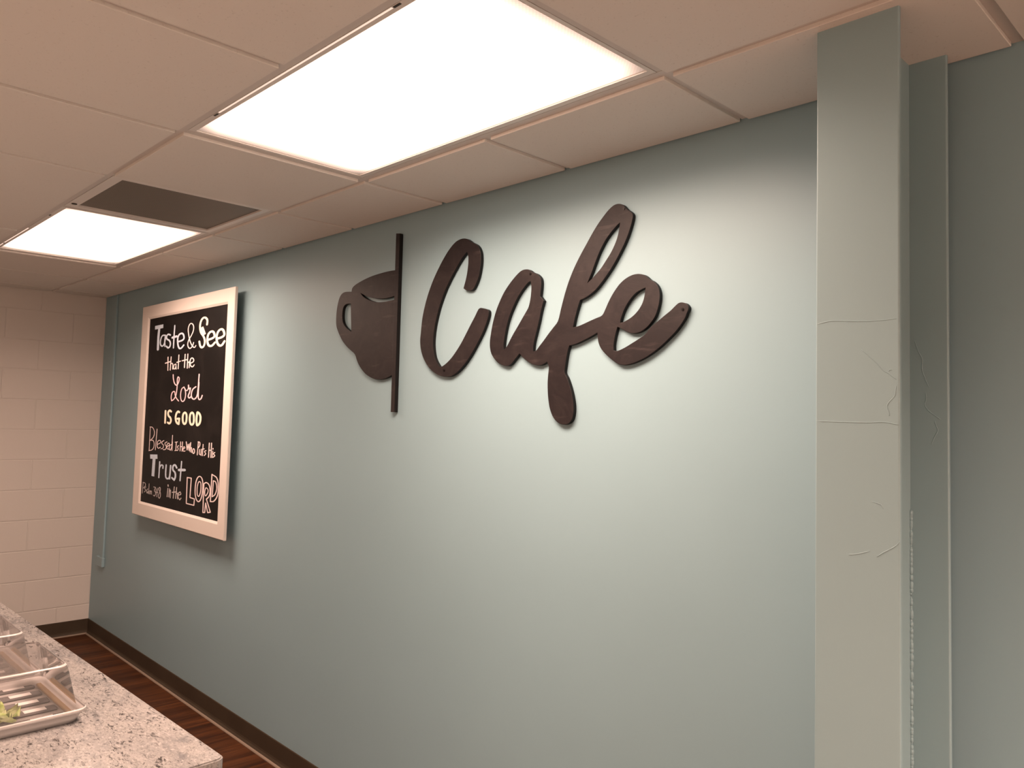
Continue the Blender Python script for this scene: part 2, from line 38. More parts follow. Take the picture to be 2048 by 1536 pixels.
# ------------------------------------------------------------------ helpers
def mat(name, col=(.8,.8,.8), rough=.5, metal=0.0, spec=.5):
    m = bpy.data.materials.new(name); m.use_nodes = True
    b = m.node_tree.nodes['Principled BSDF']
    b.inputs['Base Color'].default_value = (*col, 1); b.inputs['Roughness'].default_value = rough
    b.inputs['Metallic'].default_value = metal; b.inputs['Specular IOR Level'].default_value = spec
    return m
class N:
    """small node-graph helper"""
    def __init__(s, m): s.nt = m.node_tree; s.b = s.nt.nodes.get('Principled BSDF'); s.out = s.nt.nodes['Material Output']
    def add(s, t, **kw):
        n = s.nt.nodes.new(t)
        for k, v in kw.items(): setattr(n, k, v)
        return n
    def l(s, a, b): s.nt.links.new(a, b)
    def coord(s, scale=(1,1,1), rot=(0,0,0)):
        t = s.add('ShaderNodeTexCoord'); mp = s.add('ShaderNodeMapping')
        mp.inputs['Scale'].default_value = scale; mp.inputs['Rotation'].default_value = rot
        s.l(t.outputs['Object'], mp.inputs[0]); return mp.outputs[0]
    def noise(s, vec, scale, detail=3, rough=.5, dist=0):
        n = s.add('ShaderNodeTexNoise'); s.l(vec, n.inputs['Vector'])
        n.inputs['Scale'].default_value = scale; n.inputs['Detail'].default_value = detail
        n.inputs['Roughness'].default_value = rough; n.inputs['Distortion'].default_value = dist
        return n.outputs['Fac']
    def ramp(s, fac, stops):
        r = s.add('ShaderNodeValToRGB'); s.l(fac, r.inputs[0]); e = r.color_ramp.elements
        while len(e) < len(stops): e.new(.5)
        for el, (p, c) in zip(e, stops):
            el.position = p; el.color = (*c, 1) if len(c) == 3 else c
        return r.outputs['Color']
    def mix(s, fac, a, b, mode='MIX'):
        m = s.add('ShaderNodeMix', data_type='RGBA', blend_type=mode)
        for sock, v in ((m.inputs[0], fac), (m.inputs[6], a), (m.inputs[7], b)):
            if hasattr(v, 'is_linked'): s.l(v, sock)
            elif isinstance(v, tuple): sock.default_value = (*v, 1)
            else: sock.default_value = v
        return m.outputs[2]
    def math(s, op, a, b=None):
        m = s.add('ShaderNodeMath', operation=op)
        for i, v in enumerate((a, b)):
            if v is None: continue
            if hasattr(v, 'is_linked'): s.l(v, m.inputs[i])
            else: m.inputs[i].default_value = v
        return m.outputs[0]
    def bump(s, h, strength=.2, dist=.002):
        b = s.add('ShaderNodeBump'); b.inputs['Strength'].default_value = strength; b.inputs['Distance'].default_value = dist
        s.l(h, b.inputs['Height']); s.l(b.outputs[0], s.b.inputs['Normal'])

def box(bm, x0, x1, y0, y1, z0, z1):
    v = [bm.verts.new(p) for p in ((x0,y0,z0),(x1,y0,z0),(x1,y1,z0),(x0,y1,z0),(x0,y0,z1),(x1,y0,z1),(x1,y1,z1),(x0,y1,z1))]
    return [bm.faces.new([v[i] for i in f]) for f in ((3,2,1,0),(4,5,6,7),(0,1,5,4),(1,2,6,5),(2,3,7,6),(3,0,4,7))]
def bevel(bm, w, seg=2):
    bmesh.ops.bevel(bm, geom=list(bm.edges), offset=w, segments=seg, affect='EDGES', profile=.5)
def obj(name, bm, m, parent=None, smooth=False, loc=None):
    me = bpy.data.meshes.new(name)
    bmesh.ops.recalc_face_normals(bm, faces=list(bm.faces))
    bm.to_mesh(me); bm.free()
    if smooth:
        for p in me.polygons: p.use_smooth = True
    me.materials.append(m)
    o = bpy.data.objects.new(name, me); COL.objects.link(o)
    if parent: o.parent = parent
    if loc: o.location = loc
    return o
def boxo(name, m, b, parent=None, bev=0, seg=2):
    bm = bmesh.new(); box(bm, *b)
    if bev: bevel(bm, bev, seg)
    return obj(name, bm, m, parent)
def structure(o): o['kind'] = 'structure'; return o
def tag(o, label, cat, group=None):
    o['label'] = label; o['category'] = cat
    if group: o['group'] = group
    return o
def empty(name, loc, label, cat, group=None, rz=0):
    o = bpy.data.objects.new(name, None); COL.objects.link(o); o.location = loc; o.rotation_euler = (0,0,rz)
    o.empty_display_size = .1
    return tag(o, label, cat, group)
def cyl(bm, c, axis, r, h, seg=16, r2=None):
    axis = Vector(axis).normalized(); q = Vector((0,0,1)).rotation_difference(axis).to_matrix().to_4x4()
    bmesh.ops.create_cone(bm, cap_ends=True, segments=seg, radius1=r, radius2=r if r2 is None else r2, depth=h,
                          matrix=Matrix.Translation(Vector(c)) @ q)
def catmull(P, closed=False, n=4, corner=math.radians(48)):
    """smooth a polyline but keep its sharp corners"""
    P = [Vector(p) for p in P]; m = len(P); out = []
    def ang(i):
        if not closed and i in (0, m-1): return 9
        a = P[i]-P[i-1]; b = P[(i+1) % m]-P[i]
        if a.length < 1e-7 or b.length < 1e-7: return 9
        return a.angle(b)
    sharp = [ang(i) > corner for i in range(m)]
    for i in range(m if closed else m-1):
        p1, p2 = P[i], P[(i+1) % m]
        p0 = P[i-1] if not sharp[i] else p1*2-p2
        p3 = P[(i+2) % m] if not sharp[(i+1) % m] else p2*2-p1
        d = (p2-p1).length
        t1 = (p2-p0); t2 = (p3-p1)
        t1 = t1.normalized()*d if t1.length > 1e-9 else p2-p1
        t2 = t2.normalized()*d if t2.length > 1e-9 else p2-p1
        for k in range(n):
            t = k/n; h = t*t*t; q = t*t
            out.append(p1*(2*h-3*q+1)+t1*(h-2*q+t)+p2*(-2*h+3*q)+t2*(h-q))
    if not closed: out.append(P[-1].copy())
    return out
def cutout(name, outlines, thick, m, parent, yfront, bev=.0012):
    """flat board cut to an outline (first loop) with holes, standing off the wall"""
    cu = bpy.data.curves.new(name, 'CURVE'); cu.dimensions = '2D'; cu.fill_mode = 'BOTH'
    cu.extrude = thick/2 - bev; cu.bevel_depth = bev; cu.bevel_resolution = 1; cu.offset = -bev
    for loop in outlines:
        pts = catmull(loop, True, 3)
        s = cu.splines.new('POLY'); s.points.add(len(pts)-1); s.use_cyclic_u = True
        for q, p in zip(s.points, pts): q.co = (p.x, p.y, 0, 1)
    tmp = bpy.data.objects.new('tmp', cu); COL.objects.link(tmp)
    dg = bpy.context.evaluated_depsgraph_get(); dg.update()
    me = bpy.data.meshes.new_from_object(tmp.evaluated_get(dg))
    bpy.data.objects.remove(tmp); bpy.data.curves.remove(cu)
    # curve XY -> wall XZ, +Z of the curve -> -Y (towards the room)
    me.transform(Matrix(((1,0,0,0),(0,0,-1,yfront+thick/2),(0,1,0,0),(0,0,0,1))))
    me.name = name; me.materials.clear(); me.materials.append(m); me.materials.append(M_signedge)
    for p in me.polygons: p.material_index = 0 if abs(p.normal.y) > .85 else 1; p.use_smooth = False
    o = bpy.data.objects.new(name, me); COL.objects.link(o)
    if parent: o.parent = parent
    return o

# ------------------------------------------------------------------ materials
def paint(name, col, rough=.45, bscale=260, bstr=.06):
    m = mat(name, col, rough, spec=.35); g = N(m); v = g.coord()
    f = g.noise(v, 3.0, 3); g.l(g.mix(f, tuple(c*.97 for c in col), tuple(min(1, c*1.03) for c in col)), g.b.inputs['Base Color'])
    g.bump(g.noise(v, bscale, 2), bstr, .0006); return m
TEAL = (.268, .398, .448)
M_teal = paint('teal_wall_paint', TEAL)
M_tealsteel = paint('teal_steel_paint', (.28, .40, .435), .38, 40, .05)
M_cream = mat('cream_block_paint', (.66, .62, .585), .5, spec=.3)
g = N(M_cream)
tc = g.add('ShaderNodeTexCoord'); sx = g.add('ShaderNodeSeparateXYZ'); cx = g.add('ShaderNodeCombineXYZ')
g.l(tc.outputs['Object'], sx.inputs[0]); g.l(sx.outputs['Y'], cx.inputs['X']); g.l(sx.outputs['Z'], cx.inputs['Y'])
br = g.add('ShaderNodeTexBrick'); g.l(cx.outputs[0], br.inputs['Vector'])
br.offset = .5; br.offset_frequency = 2; br.squash = 1
for k, v in (('Scale', 1), ('Mortar Size', .005), ('Mortar Smooth', .7), ('Brick Width', .4064), ('Row Height', .2032)): br.inputs[k].default_value = v
nz = g.noise(tc.outputs['Object'], 120, 4)
hgt = g.math('ADD', g.math('MULTIPLY', br.outputs['Fac'], -1.0), g.math('MULTIPLY', nz, .12))
g.bump(hgt, .5, .004)
M_room = paint('room_wall_paint', (.76, .71, .66))
M_tile = mat('ceiling_tile', (.74, .71, .67), .9, spec=.1)
g = N(M_tile); v = g.coord(); g.bump(g.noise(v, 420, 3, .7), .25, .001)
sp = g.ramp(g.noise(v, 160, 2), [(.28, (.66,.63,.59)), (.36, (.74,.71,.67))]); g.l(sp, g.b.inputs['Base Color'])
M_grid = mat('ceiling_grid_paint', (.62, .58, .55), .45, spec=.4)
M_fixture = mat('white_enamel', (.74, .71, .68), .35)
M_vent = mat('perforated_metal', (.12, .10, .085), .5)
g = N(M_vent)
ve = g.coord((1,1,1), (0,0,math.radians(45))); vo = g.add('ShaderNodeTexVoronoi'); g.l(ve, vo.inputs['Vector'])
vo.inputs['Scale'].default_value = 115; vo.inputs['Randomness'].default_value = 0
g.l(g.ramp(vo.outputs['Distance'], [(.36, (.014,.011,.008)), (.42, (.17,.145,.12))]), g.b.inputs['Base Color'])
M_dark = mat('dark_gap', (.03,.025,.02), .6)
M_base = mat('brown_vinyl_base', (.085, .062, .042), .5, spec=.2)
g = N(M_base); g.l(g.ramp(g.noise(g.coord(), 6, 3), [(.3,(.050,.036,.024)), (.7,(.062,.046,.031))]), g.b.inputs['Base Color'])
M_toe = mat('highlighted_vinyl_toe', (.26, .20, .155), .4)
# dark reddish wood planks running towards the wall
M_floor = mat('dark_wood_planks', (.06,.025,.012), .5, spec=.2)
g = N(M_floor)
tc = g.add('ShaderNodeTexCoord'); mp = g.add('ShaderNodeMapping'); mp.inputs['Rotation'].default_value = (0,0,math.radians(90))
g.l(tc.outputs['Object'], mp.inputs[0])
bk = g.add('ShaderNodeTexBrick'); g.l(mp.outputs[0], bk.inputs['Vector']); bk.offset = .37
for k, v in (('Scale', 1), ('Mortar Size', .0012), ('Brick Width', 1.22), ('Row Height', .152), ('Bias', 0)): bk.inputs[k].default_value = v
bk.inputs['Color1'].default_value = (0,0,0,1); bk.inputs['Color2'].default_value = (1,1,1,1); bk.inputs['Mortar'].default_value = (.2,.2,.2,1)
gr = g.noise(g.coord((34, 2.2, 1)), 1.0, 6, .65, .6)
gr2 = g.noise(g.coord((9, .7, 1)), 1.0, 3, .5, .3)
t = g.math('ADD', g.math('MULTIPLY', gr, .62), g.math('MULTIPLY', gr2, .38))
wood = g.ramp(t, [(.30, (.016,.005,.002)), (.47, (.050,.017,.006)), (.60, (.105,.038,.013)), (.75, (.19,.085,.034))])
wood = g.mix(.35, wood, g.mix(bk.outputs['Color'], (.55,.5,.45), (1.25,1.15,1.05)), 'MULTIPLY')
g.l(g.mix(bk.outputs['Fac'], wood, (.02,.009,.005)), g.b.inputs['Base Color'])
g.bump(gr, .08, .001)
M_bouncetile = mat('bounce_floor_tile', (.66,.58,.50), .4)
g = N(M_bouncetile); bk2 = g.add('ShaderNodeTexBrick'); g.l(g.coord(), bk2.inputs['Vector']); bk2.offset = 0
for k, v in (('Scale', 1), ('Mortar Size', .003), ('Brick Width', .45), ('Row Height', .45)): bk2.inputs[k].default_value = v
bk2.inputs['Color1'].default_value = (.47,.415,.36,1); bk2.inputs['Color2'].default_value = (.43,.38,.33,1); bk2.inputs['Mortar'].default_value = (.35,.31,.27,1)
g.l(bk2.outputs['Color'], g.b.inputs['Base Color'])
# granite
M_granite = mat('granite', (.5,.47,.44), .16, spec=.4)
g = N(M_granite); v = g.coord((1.0, 1.9, 1.6), (0,0,math.radians(38)))
cloud = g.noise(v, 6, 5, .6, 1.0)
c1 = g.ramp(cloud, [(.34, (0.154,0.153,0.160)), (.46, (0.262,0.250,0.245)), (.58, (0.320,0.302,0.289)), (.72, (0.230,0.224,0.224))])
fine = g.noise(v, 110, 5, .75, .4)
c2 = g.mix(g.ramp(fine, [(.40, (1,1,1)), (.50, (0,0,0))]), c1, g.mix(.55, c1, (0.096,0.091,0.092)))
c2 = g.mix(g.ramp(g.noise(v, 70, 4, .7), [(.55, (0,0,0)), (.66, (1,1,1))]), c2, (0.371,0.351,0.340))
patch = g.noise(v, 8, 4, .65, 1.6)
blk = g.noise(g.coord((1.0, 2.6, 1.6), (0,0,math.radians(38))), 52, 4, .7, .8)
spk = g.math('MULTIPLY', g.ramp(blk, [(.55, (0,0,0)), (.60, (1,1,1))]), g.ramp(patch, [(.44, (0,0,0)), (.56, (1,1,1))]))
c3 = g.mix(spk, c2, (.040,.036,.036))
g.l(c3, g.b.inputs['Base Color'])
M_cab = mat('counter_cabinet_laminate', (.16,.10,.065), .45)
M_signface = mat('sign_dark_brown', (.030,.019,.019), .5, spec=.28)
M_signedge = mat('sign_black_edge', (.006,.005,.005), .5, spec=.2)
g = N(M_signface)
sc = g.noise(g.coord((1,1,1)), 9, 5, .7, 1.5)
scr = g.add('ShaderNodeTexNoise'); g.l(g.coord((2.4,1,17), (0, math.radians(-25), 0)), scr.inputs['Vector']); scr.inputs['Scale'].default_value = 3; scr.inputs['Detail'].default_value = 4
cc = g.mix(g.ramp(sc, [(.42, (0,0,0)), (.68, (1,1,1))]), (.011,.0075,.0085), (.022,.0165,.0165))
cc = g.mix(g.math('MULTIPLY', g.ramp(scr.outputs['Fac'], [(.60, (0,0,0)), (.70, (1,1,1))]), .30), cc, (.075,.058,.055))
g.l(cc, g.b.inputs['Base Color'])
M_screw = mat('black_screw', (.012,.010,.010), .35, .6)
M_frame = mat('white_painted_wood', (.72,.66,.615), .42)
g = N(M_frame); g.bump(g.noise(g.coord((3,3,40)), 14, 3), .05, .001)
M_board = mat('chalkboard_black', (.010,.008,.008), .55, spec=.18)
g = N(M_board); sm = g.noise(g.coord(), 5, 4, .6, .7)
g.l(g.ramp(sm, [(.45, (.0035,.0028,.0028)), (.78, (.013,.0105,.010))]), g.b.inputs['Base Color'])
CH = {}
for k, c in (('blue', (.52,.60,.70)), ('pink', (.78,.66,.66)), ('cream', (.80,.76,.62)), ('rose', (.80,.56,.60)), ('grey', (.50,.46,.46))):
    CH[k] = mat('chalk_'+k, c, .9, spec=.1); g = N(CH[k])
    g.l(g.ramp(g.noise(g.coord(), 90, 3, .7), [(.28, tuple(x*.72 for x in c)), (.45, c)]), g.b.inputs['Base Color'])
M_tray = mat('grey_ribbed_plastic', (.10,.088,.088), .55, spec=.15)
M_trayrim = mat('clear_white_plastic_rim', (.45,.42,.41), .2)
M_highlight = mat('painted_rib_highlight', (.74,.70,.68), .4)
M_tan = mat('tan_wood_strip', (.42,.29,.17), .85, spec=.05)
M_leaf = mat('lettuce_green', (.52,.60,.16), .5)
g = N(M_leaf); g.l(g.ramp(g.noise(g.coord(), 40, 3), [(.35, (.42,.54,.12)), (.6, (.70,.74,.38))]), g.b.inputs['Base Color'])
# ribs of the tray: dark and light grey bands, the raised middles painted white as lamp highlights
M_liner = mat('striped_liner', (.4,.38,.37), .35)
def clear_plastic(name, refl, haze, tint):
    m = bpy.data.materials.new(name); m.use_nodes = True; nt = m.node_tree; nt.nodes.clear()
    o = nt.nodes.new('ShaderNodeOutputMaterial'); tr = nt.nodes.new('ShaderNodeBsdfTransparent'); gl = nt.nodes.new('ShaderNodeBsdfGlossy')
    df = nt.nodes.new('ShaderNodeBsdfDiffuse'); lw = nt.nodes.new('ShaderNodeFresnel'); m1 = nt.nodes.new('ShaderNodeMixShader'); m2 = nt.nodes.new('ShaderNodeMixShader')
    tr.inputs[0].default_value = (*tint, 1); gl.inputs['Roughness'].default_value = .06; df.inputs[0].default_value = (.8,.75,.72,1)
    lw.inputs['IOR'].default_value = refl; m1.inputs[0].default_value = haze
    nt.links.new(tr.outputs[0], m1.inputs[1]); nt.links.new(df.outputs[0], m1.inputs[2])
    nt.links.new(lw.outputs[0], m2.inputs[0]); nt.links.new(m1.outputs[0], m2.inputs[1]); nt.links.new(gl.outputs[0], m2.inputs[2])
    nt.links.new(m2.outputs[0], o.inputs[0]); return m
M_lid = clear_plastic('clear_plastic_lid', 1.27, .08, (.93,.91,.91))
M_lidedge = clear_plastic('clear_plastic_edge', 1.5, .55, (.9,.88,.88))

# lamp lens: a prismatic panel with tubes behind it, weaker towards the two ends where the tubes stop
M_lens = bpy.data.materials.new('prismatic_lens'); M_lens.use_nodes = True
g = N(M_lens); g.nt.nodes.remove(g.b); g.b = None
em = g.add('ShaderNodeEmission'); em.inputs[0].default_value = (*LAMPC, 1)
tc = g.add('ShaderNodeTexCoord'); sx = g.add('ShaderNodeSeparateXYZ'); g.l(tc.outputs['Object'], sx.inputs[0])
endd = g.math('SUBTRACT', .5875, g.math('ABSOLUTE', sx.outputs['X']))
mr = g.add('ShaderNodeMapRange', interpolation_type='SMOOTHSTEP'); g.l(endd, mr.inputs[0])
mr.inputs[1].default_value = -.01; mr.inputs[2].default_value = .12; mr.inputs[3].default_value = .16; mr.inputs[4].default_value = 1.0
side = g.math('SUBTRACT', .275, g.math('ABSOLUTE', sx.outputs['Y']))
mr2 = g.add('ShaderNodeMapRange', interpolation_type='SMOOTHSTEP'); g.l(side, mr2.inputs[0])
mr2.inputs[1].default_value = -.01; mr2.inputs[2].default_value = .07; mr2.inputs[3].default_value = .45; mr2.inputs[4].default_value = 1.0
mp = g.add('ShaderNodeMapping'); g.l(tc.outputs['Object'], mp.inputs[0]); mp.inputs['Rotation'].default_value = (0,0,math.radians(45))
vo = g.add('ShaderNodeTexVoronoi'); vo.inputs['Scale'].default_value = 150; vo.inputs['Randomness'].default_value = 0; g.l(mp.outputs[0], vo.inputs['Vector'])
pr = g.add('ShaderNodeMapRange'); g.l(vo.outputs['Distance'], pr.inputs[0]); pr.inputs[1].default_value = .1; pr.inputs[2].default_value = .6; pr.inputs[3].default_value = 1.1; pr.inputs[4].default_value = .9
g.l(g.math('MULTIPLY', g.math('MULTIPLY', g.math('MULTIPLY', mr.outputs[0], mr2.outputs[0]), pr.outputs[0]), LENS), em.inputs[1])
g.l(em.outputs[0], g.out.inputs[0])

M_leak = bpy.data.materials.new('light_leak'); M_leak.use_nodes = True
g = N(M_leak); g.nt.nodes.remove(g.b); em = g.add('ShaderNodeEmission'); em.inputs[0].default_value = (*LAMPC, 1); em.inputs[1].default_value = 1.15
g.l(em.outputs[0], g.out.inputs[0])

# ------------------------------------------------------------------ room shell
XR, YF = 9.2, -6.0
fl = structure(boxo('floor', M_floor, (-.1, XR+.1, -2.35, .1, -.1, 0)))
boxo('pale_bounce_floor', M_bouncetile, (-.1, XR+.1, YF-.1, -2.35, -.1, 0), fl)  # unseen floor, made pale to bounce light up to the ceiling
structure(boxo('wall_back', M_teal, (0, XR, 0, .1, 0, H+.12)))
structure(boxo('wall_left', M_cream, (-.1, 0, YF, .1, 0, H+.12)))
structure(boxo('wall_right', M_room, (XR, XR+.1, YF, .1, 0, H+.12)))
structure(boxo('wall_front', M_room, (-.1, XR+.1, YF-.1, YF, 0, H+.12)))

# suspended ceiling: lay-in panels (one mesh) hanging a few millimetres below their grid
U = .6096
GX = 5.063                       # a cross-tee line
GY = -.362                       # the main tee nearest the wall
TW = .013                        # half of a tee flange
lights = [('A', GX-U, GY-U/2), ('B', GX-5*U, GY-U/2),                       # the two in view (centre x, y)
          ('C', GX-U, GY-4.5*U), ('D', GX+2*U, GY-3.5*U), ('H', GX+5*U, GY-1.5*U), ('E', GX-5*U, GY-4.5*U),  # the rest are unseen, added to raise the room's brightness
          ('F', GX-U, GY-8*U+U/2), ('G', GX+3*U, GY-8*U+U/2)]
vent_c = (GX-3.5*U, GY-U/2)
xs = sorted([GX-k*U for k in range(-6, 9)] + [0, XR]); ys = sorted([GY-k*U for k in range(0, 10) if GY-k*U > YF] + [0, YF], reverse=True)
bm = bmesh.new(); bg = bmesh.new()
def is_fixture(cx_, cy_):
    for _, lx, ly in lights:
        if abs(cx_-lx) < U and abs(cy_-ly) < U/2: return True
    return abs(cx_-vent_c[0]) < U/2 and abs(cy_-vent_c[1]) < U/2
for j in range(len(ys)-1):
    y1, y0 = ys[j], ys[j+1]
    i = 0
    while i < len(xs)-1:
        x0, x1 = xs[i], xs[i+1]; step = 1
        cxx, cyy = (x0+x1)/2, (y0+y1)/2
        if is_fixture(cxx, cyy): i += 1; continue
        if j == 2 and abs(x0-(GX-5*U)) < .01: x1 = xs[i+2]; step = 2         # one long panel
        a = .012 if x0 > 0 else .006; b = .012 if x1 < XR else .006
        c = .012 if y0 > YF else .006; d = .012 if y1 < 0 else .009
        vz = box(bm, x0+a, x1-b, y0+c, y1-d, H, H+.018)
        # cross tee on the right-hand edge of the panel
        if x1 < XR: box(bg, x1-TW, x1+TW, y0+TW, y1-(TW if y1 < 0 else 0), H+.0095, H+.03)
        i += step
bevel(bm, .0012, 1)
box(bm, -.0, XR, YF, 0, H+.035, H+.12)
ceil = structure(obj('ceiling', bm, M_tile))
for y in ys[1:-1]: box(bg, 0, XR, y-TW, y+TW, H+.0090, H+.031)
for _, lx, ly in lights:
    for s in (-1, 1): box(bg, lx+s*U-TW, lx+s*U+TW, ly-U/2+TW, ly+U/2-TW, H+.0098, H+.0303)
for s in (-1, 1): box(bg, vent_c[0]+s*U/2-TW, vent_c[0]+s*U/2+TW, vent_c[1]-U/2+TW, vent_c[1]+U/2-TW, H+.0096, H+.0302)
obj('ceiling_grid', bg, M_grid, ceil)
bm = bmesh.new(); box(bm, 0, XR, -.022, 0, H+.0165, H+.03); box(bm, 0, .022, YF, -.022, H+.0165, H+.03)
obj('wall_angle', bm, M_grid, ceil)

# vinyl base: cove profile swept along the two visible walls
def cove(name, p0, p1, nrm):
    prof = [(0,0),(.013,0),(.0125,.004),(.009,.010),(.005,.017),(.0032,.026),(.003,.098),(.0015,.1016),(0,.1016)]
    bm = bmesh.new(); rows = []
    for p in (p0, p1): rows.append([bm.verts.new((p[0]+nrm[0]*a, p[1]+nrm[1]*a, z)) for a, z in prof])
    n = len(prof)
    for i in range(n): bm.faces.new((rows[0][i], rows[0][(i+1) % n], rows[1][(i+1) % n], rows[1][i]))
    bm.faces.new(rows[0]); bm.faces.new(rows[1][::-1])
    o = structure(obj(name, bm, M_base))
    bm = bmesh.new()                              # pale toe line along the floor, its highlight put into the colour
    pr2 = [(.0120,0),(.021,0),(.0205,.003),(.0175,.007),(.0125,.008)]
    rows = [[bm.verts.new((p[0]+nrm[0]*a, p[1]+nrm[1]*a, z)) for a, z in pr2] for p in (p0, p1)]
    n = len(pr2)
    for i in range(n): bm.faces.new((rows[0][i], rows[0][(i+1) % n], rows[1][(i+1) % n], rows[1][i]))
    bm.faces.new(rows[0]); bm.faces.new(rows[1][::-1])
    obj('toe', bm, M_toe, o); return o
cove('baseboard_back', (0.0,0), (XR,0), (0,-1))
cove('baseboard_left', (0,-.0035), (0,YF), (1,0))

# ------------------------------------------------------------------ ceiling lights
def troffer(cx_, cy_, label, power=1.0, spread=140, gap=None):
    t = empty('ceiling_light', (cx_, cy_, H+.0120), label, 'ceiling light', 'fluorescent ceiling lights')
    bm = bmesh.new(); ox, oy, ix, iy = 2*U/2-.0145, U/2-.0145, .584, .272
    for b in ((-ox, ox, iy, oy), (-ox, ox, -oy, -iy), (-ox, -ix, -iy, iy), (ix, ox, -iy, iy)):
        box(bm, *b, -.003, .012)
    obj('door_frame', bm, M_fixture, t)
    bm = bmesh.new(); box(bm, -.5865, .5865, -.2745, .2745, .002, .008)
    obj('lens', bm, M_lens, t)
    bm = bmesh.new(); box(bm, -ox, ox, -oy, oy, .014, .03); obj('housing', bm, M_fixture, t)
    for sx_ in (-.42, .40):
        bm = bmesh.new(); box(bm, sx_-.011, sx_+.011, -oy+.002, -oy+.007, -.0042, -.0005)
        obj('latch', bm, M_dark, t)
    if gap:                                       # the lens door sags and light leaks past its hinge side
        bm = bmesh.new(); box(bm, gap[0], gap[1], -oy+.0015, -oy+.0060, -.0034, -.0028); obj('light_gap', bm, M_leak, t)
    # the light this fixture throws: a prismatic lens sends little sideways
    ld = bpy.data.lights.new('lamp_light', 'AREA'); ld.shape = 'RECTANGLE'; ld.size = 1.15; ld.size_y = .53
    ld.energy = LAMP_W*power; ld.color = LAMPC; ld.spread = math.radians(spread)
    lo = bpy.data.objects.new('lamp_light', ld); COL.objects.link(lo); lo.parent = t; lo.location = (0, 0, .001)
    return t
L1 = 'large glowing ceiling light panel nearest the dark cafe lettering'
names = {'A': 'large glowing ceiling light panel nearest the cafe lettering', 'B': 'smaller glowing ceiling light panel beside the dark ceiling vent',
         'C': 'added unseen ceiling light panel over the end of the granite counter', 'D': 'added unseen ceiling light panel behind the right of the steel column',
         'H': 'added unseen ceiling light panel off to the right of the steel column', 'E': 'added unseen ceiling light panel over the far end of the counter', 'F': 'added unseen ceiling light panel near the front wall, left of two', 'G': 'added unseen ceiling light panel near the front wall, right of two'}
for k, lx, ly in lights: troffer(lx, ly, names[k], {'A': 1.26, 'B': .92, 'D': .65, 'E': .2, 'H': 5.2}.get(k, .78), {'A': 158, 'B': 160, 'H': 155}.get(k, 138), {'A': (-.40, .385), 'B': (-.55, .05)}.get(k))

# perforated return vent next to the far light
v = empty('ceiling_vent', (vent_c[0], vent_c[1], H+.0120), 'square dark perforated ceiling vent in a white frame', 'vent')
bm = bmesh.new(); o_, ix0, ix1, iy0, iy1 = U/2-.0145, -.262, .262, -.252, .268
for b in ((-o_, o_, iy1, o_), (-o_, o_, -o_, iy0), (-o_, ix0, iy0, iy1), (ix1, o_, iy0, iy1)): box(bm, *b, -.004, .012)
obj('vent_frame', bm, M_fixture, v)
bm = bmesh.new(); box(bm, ix0-.002, ix1+.002, iy0-.002, iy1+.002, .003, .010); obj('perforated_plate', bm, M_vent, v)
bm = bmesh.new(); cyl(bm, (-.225, -o_+.018, -.005), (0,0,1), .010, .003, 14); obj('frame_screw', bm, M_dark, v)

# ------------------------------------------------------------------ steel column
FX0, FX1 = 5.399, 5.5545; WX = 5.4765
col = empty('steel_column', (WX, -.18, 0), 'teal painted steel I-beam column standing against the cafe wall', 'column')
def cpart(name, b, bev=.003):
    bm = bmesh.new(); box(bm, *b); bmesh.ops.translate(bm, verts=bm.verts, vec=(-WX, .18, 0))
    if bev: bevel(bm, bev, 3)
    return obj(name, bm, M_tealsteel, col)
ff = cpart('front_flange', (FX0, FX1, -.3255, -.3145, .0005, H+.03))
bf = cpart('rear_flange', (FX0, FX1, -.0585, -.0475, .0005, H+.03))
cpart('web', (WX-.004, WX+.004, -.3150, -.0580, .0005, H+.03), 0)
def tube(bm, pts, r, y, seg=7):
    """half-buried round bead following a line on the plane y"""
    P = [Vector((x, y, z)) for x, z in pts]; P = [P[0]]+[q for a, q in zip(P, P[1:]) if (q-a).length > 1e-5]
    rings = []
    for i, p in enumerate(P):
        d = (P[min(i+1, len(P)-1)]-P[max(i-1, 0)]).normalized(); n = Vector((0,-1,0)); s = d.cross(n).normalized()
        rr = r*(.35 if i in (0, len(P)-1) else random.uniform(.75, 1.15))
        rings.append([bm.verts.new(p + s*math.cos(a)*rr + n*(math.sin(a)*rr*.7)) for a in [k*2*math.pi/seg for k in range(seg)]])
    for a, b in zip(rings, rings[1:]):
        for k in range(seg): bm.faces.new((a[k], a[(k+1) % seg], b[(k+1) % seg], b[k]))
    bm.faces.new(rings[0]); bm.faces.new(rings[-1][::-1])
for par, lines, y in ((ff, RIDGES_FRONT, -.3255), (bf, RIDGES_BACK, -.0585)):
    for ln in lines:
        bm = bmesh.new(); pts = [(p.x, p.y) for p in catmull(ln, False, 4)]
        tube(bm, pts, .0008 if par is ff else .0011, y); bmesh.ops.translate(bm, verts=bm.verts, vec=(-WX, .18, 0))
        obj('paint_ridge', bm, M_tealsteel, par, True)
bm = bmesh.new()                                  # rough weld bead in the inside corner
z = .35
while z < 1.42:
    r = random.uniform(.0025, .0052)
    bmesh.ops.create_icosphere(bm, subdivisions=1, radius=r, matrix=Matrix.Translation((WX+.004+r*.25-WX, -.0585-r*.2+.18, z)) @ Matrix.Diagonal((1,1,random.uniform(1.2,2.6),1)))
    z += random.uniform(.003, .009)
obj('weld_bead', bm, M_tealsteel, bf, True)

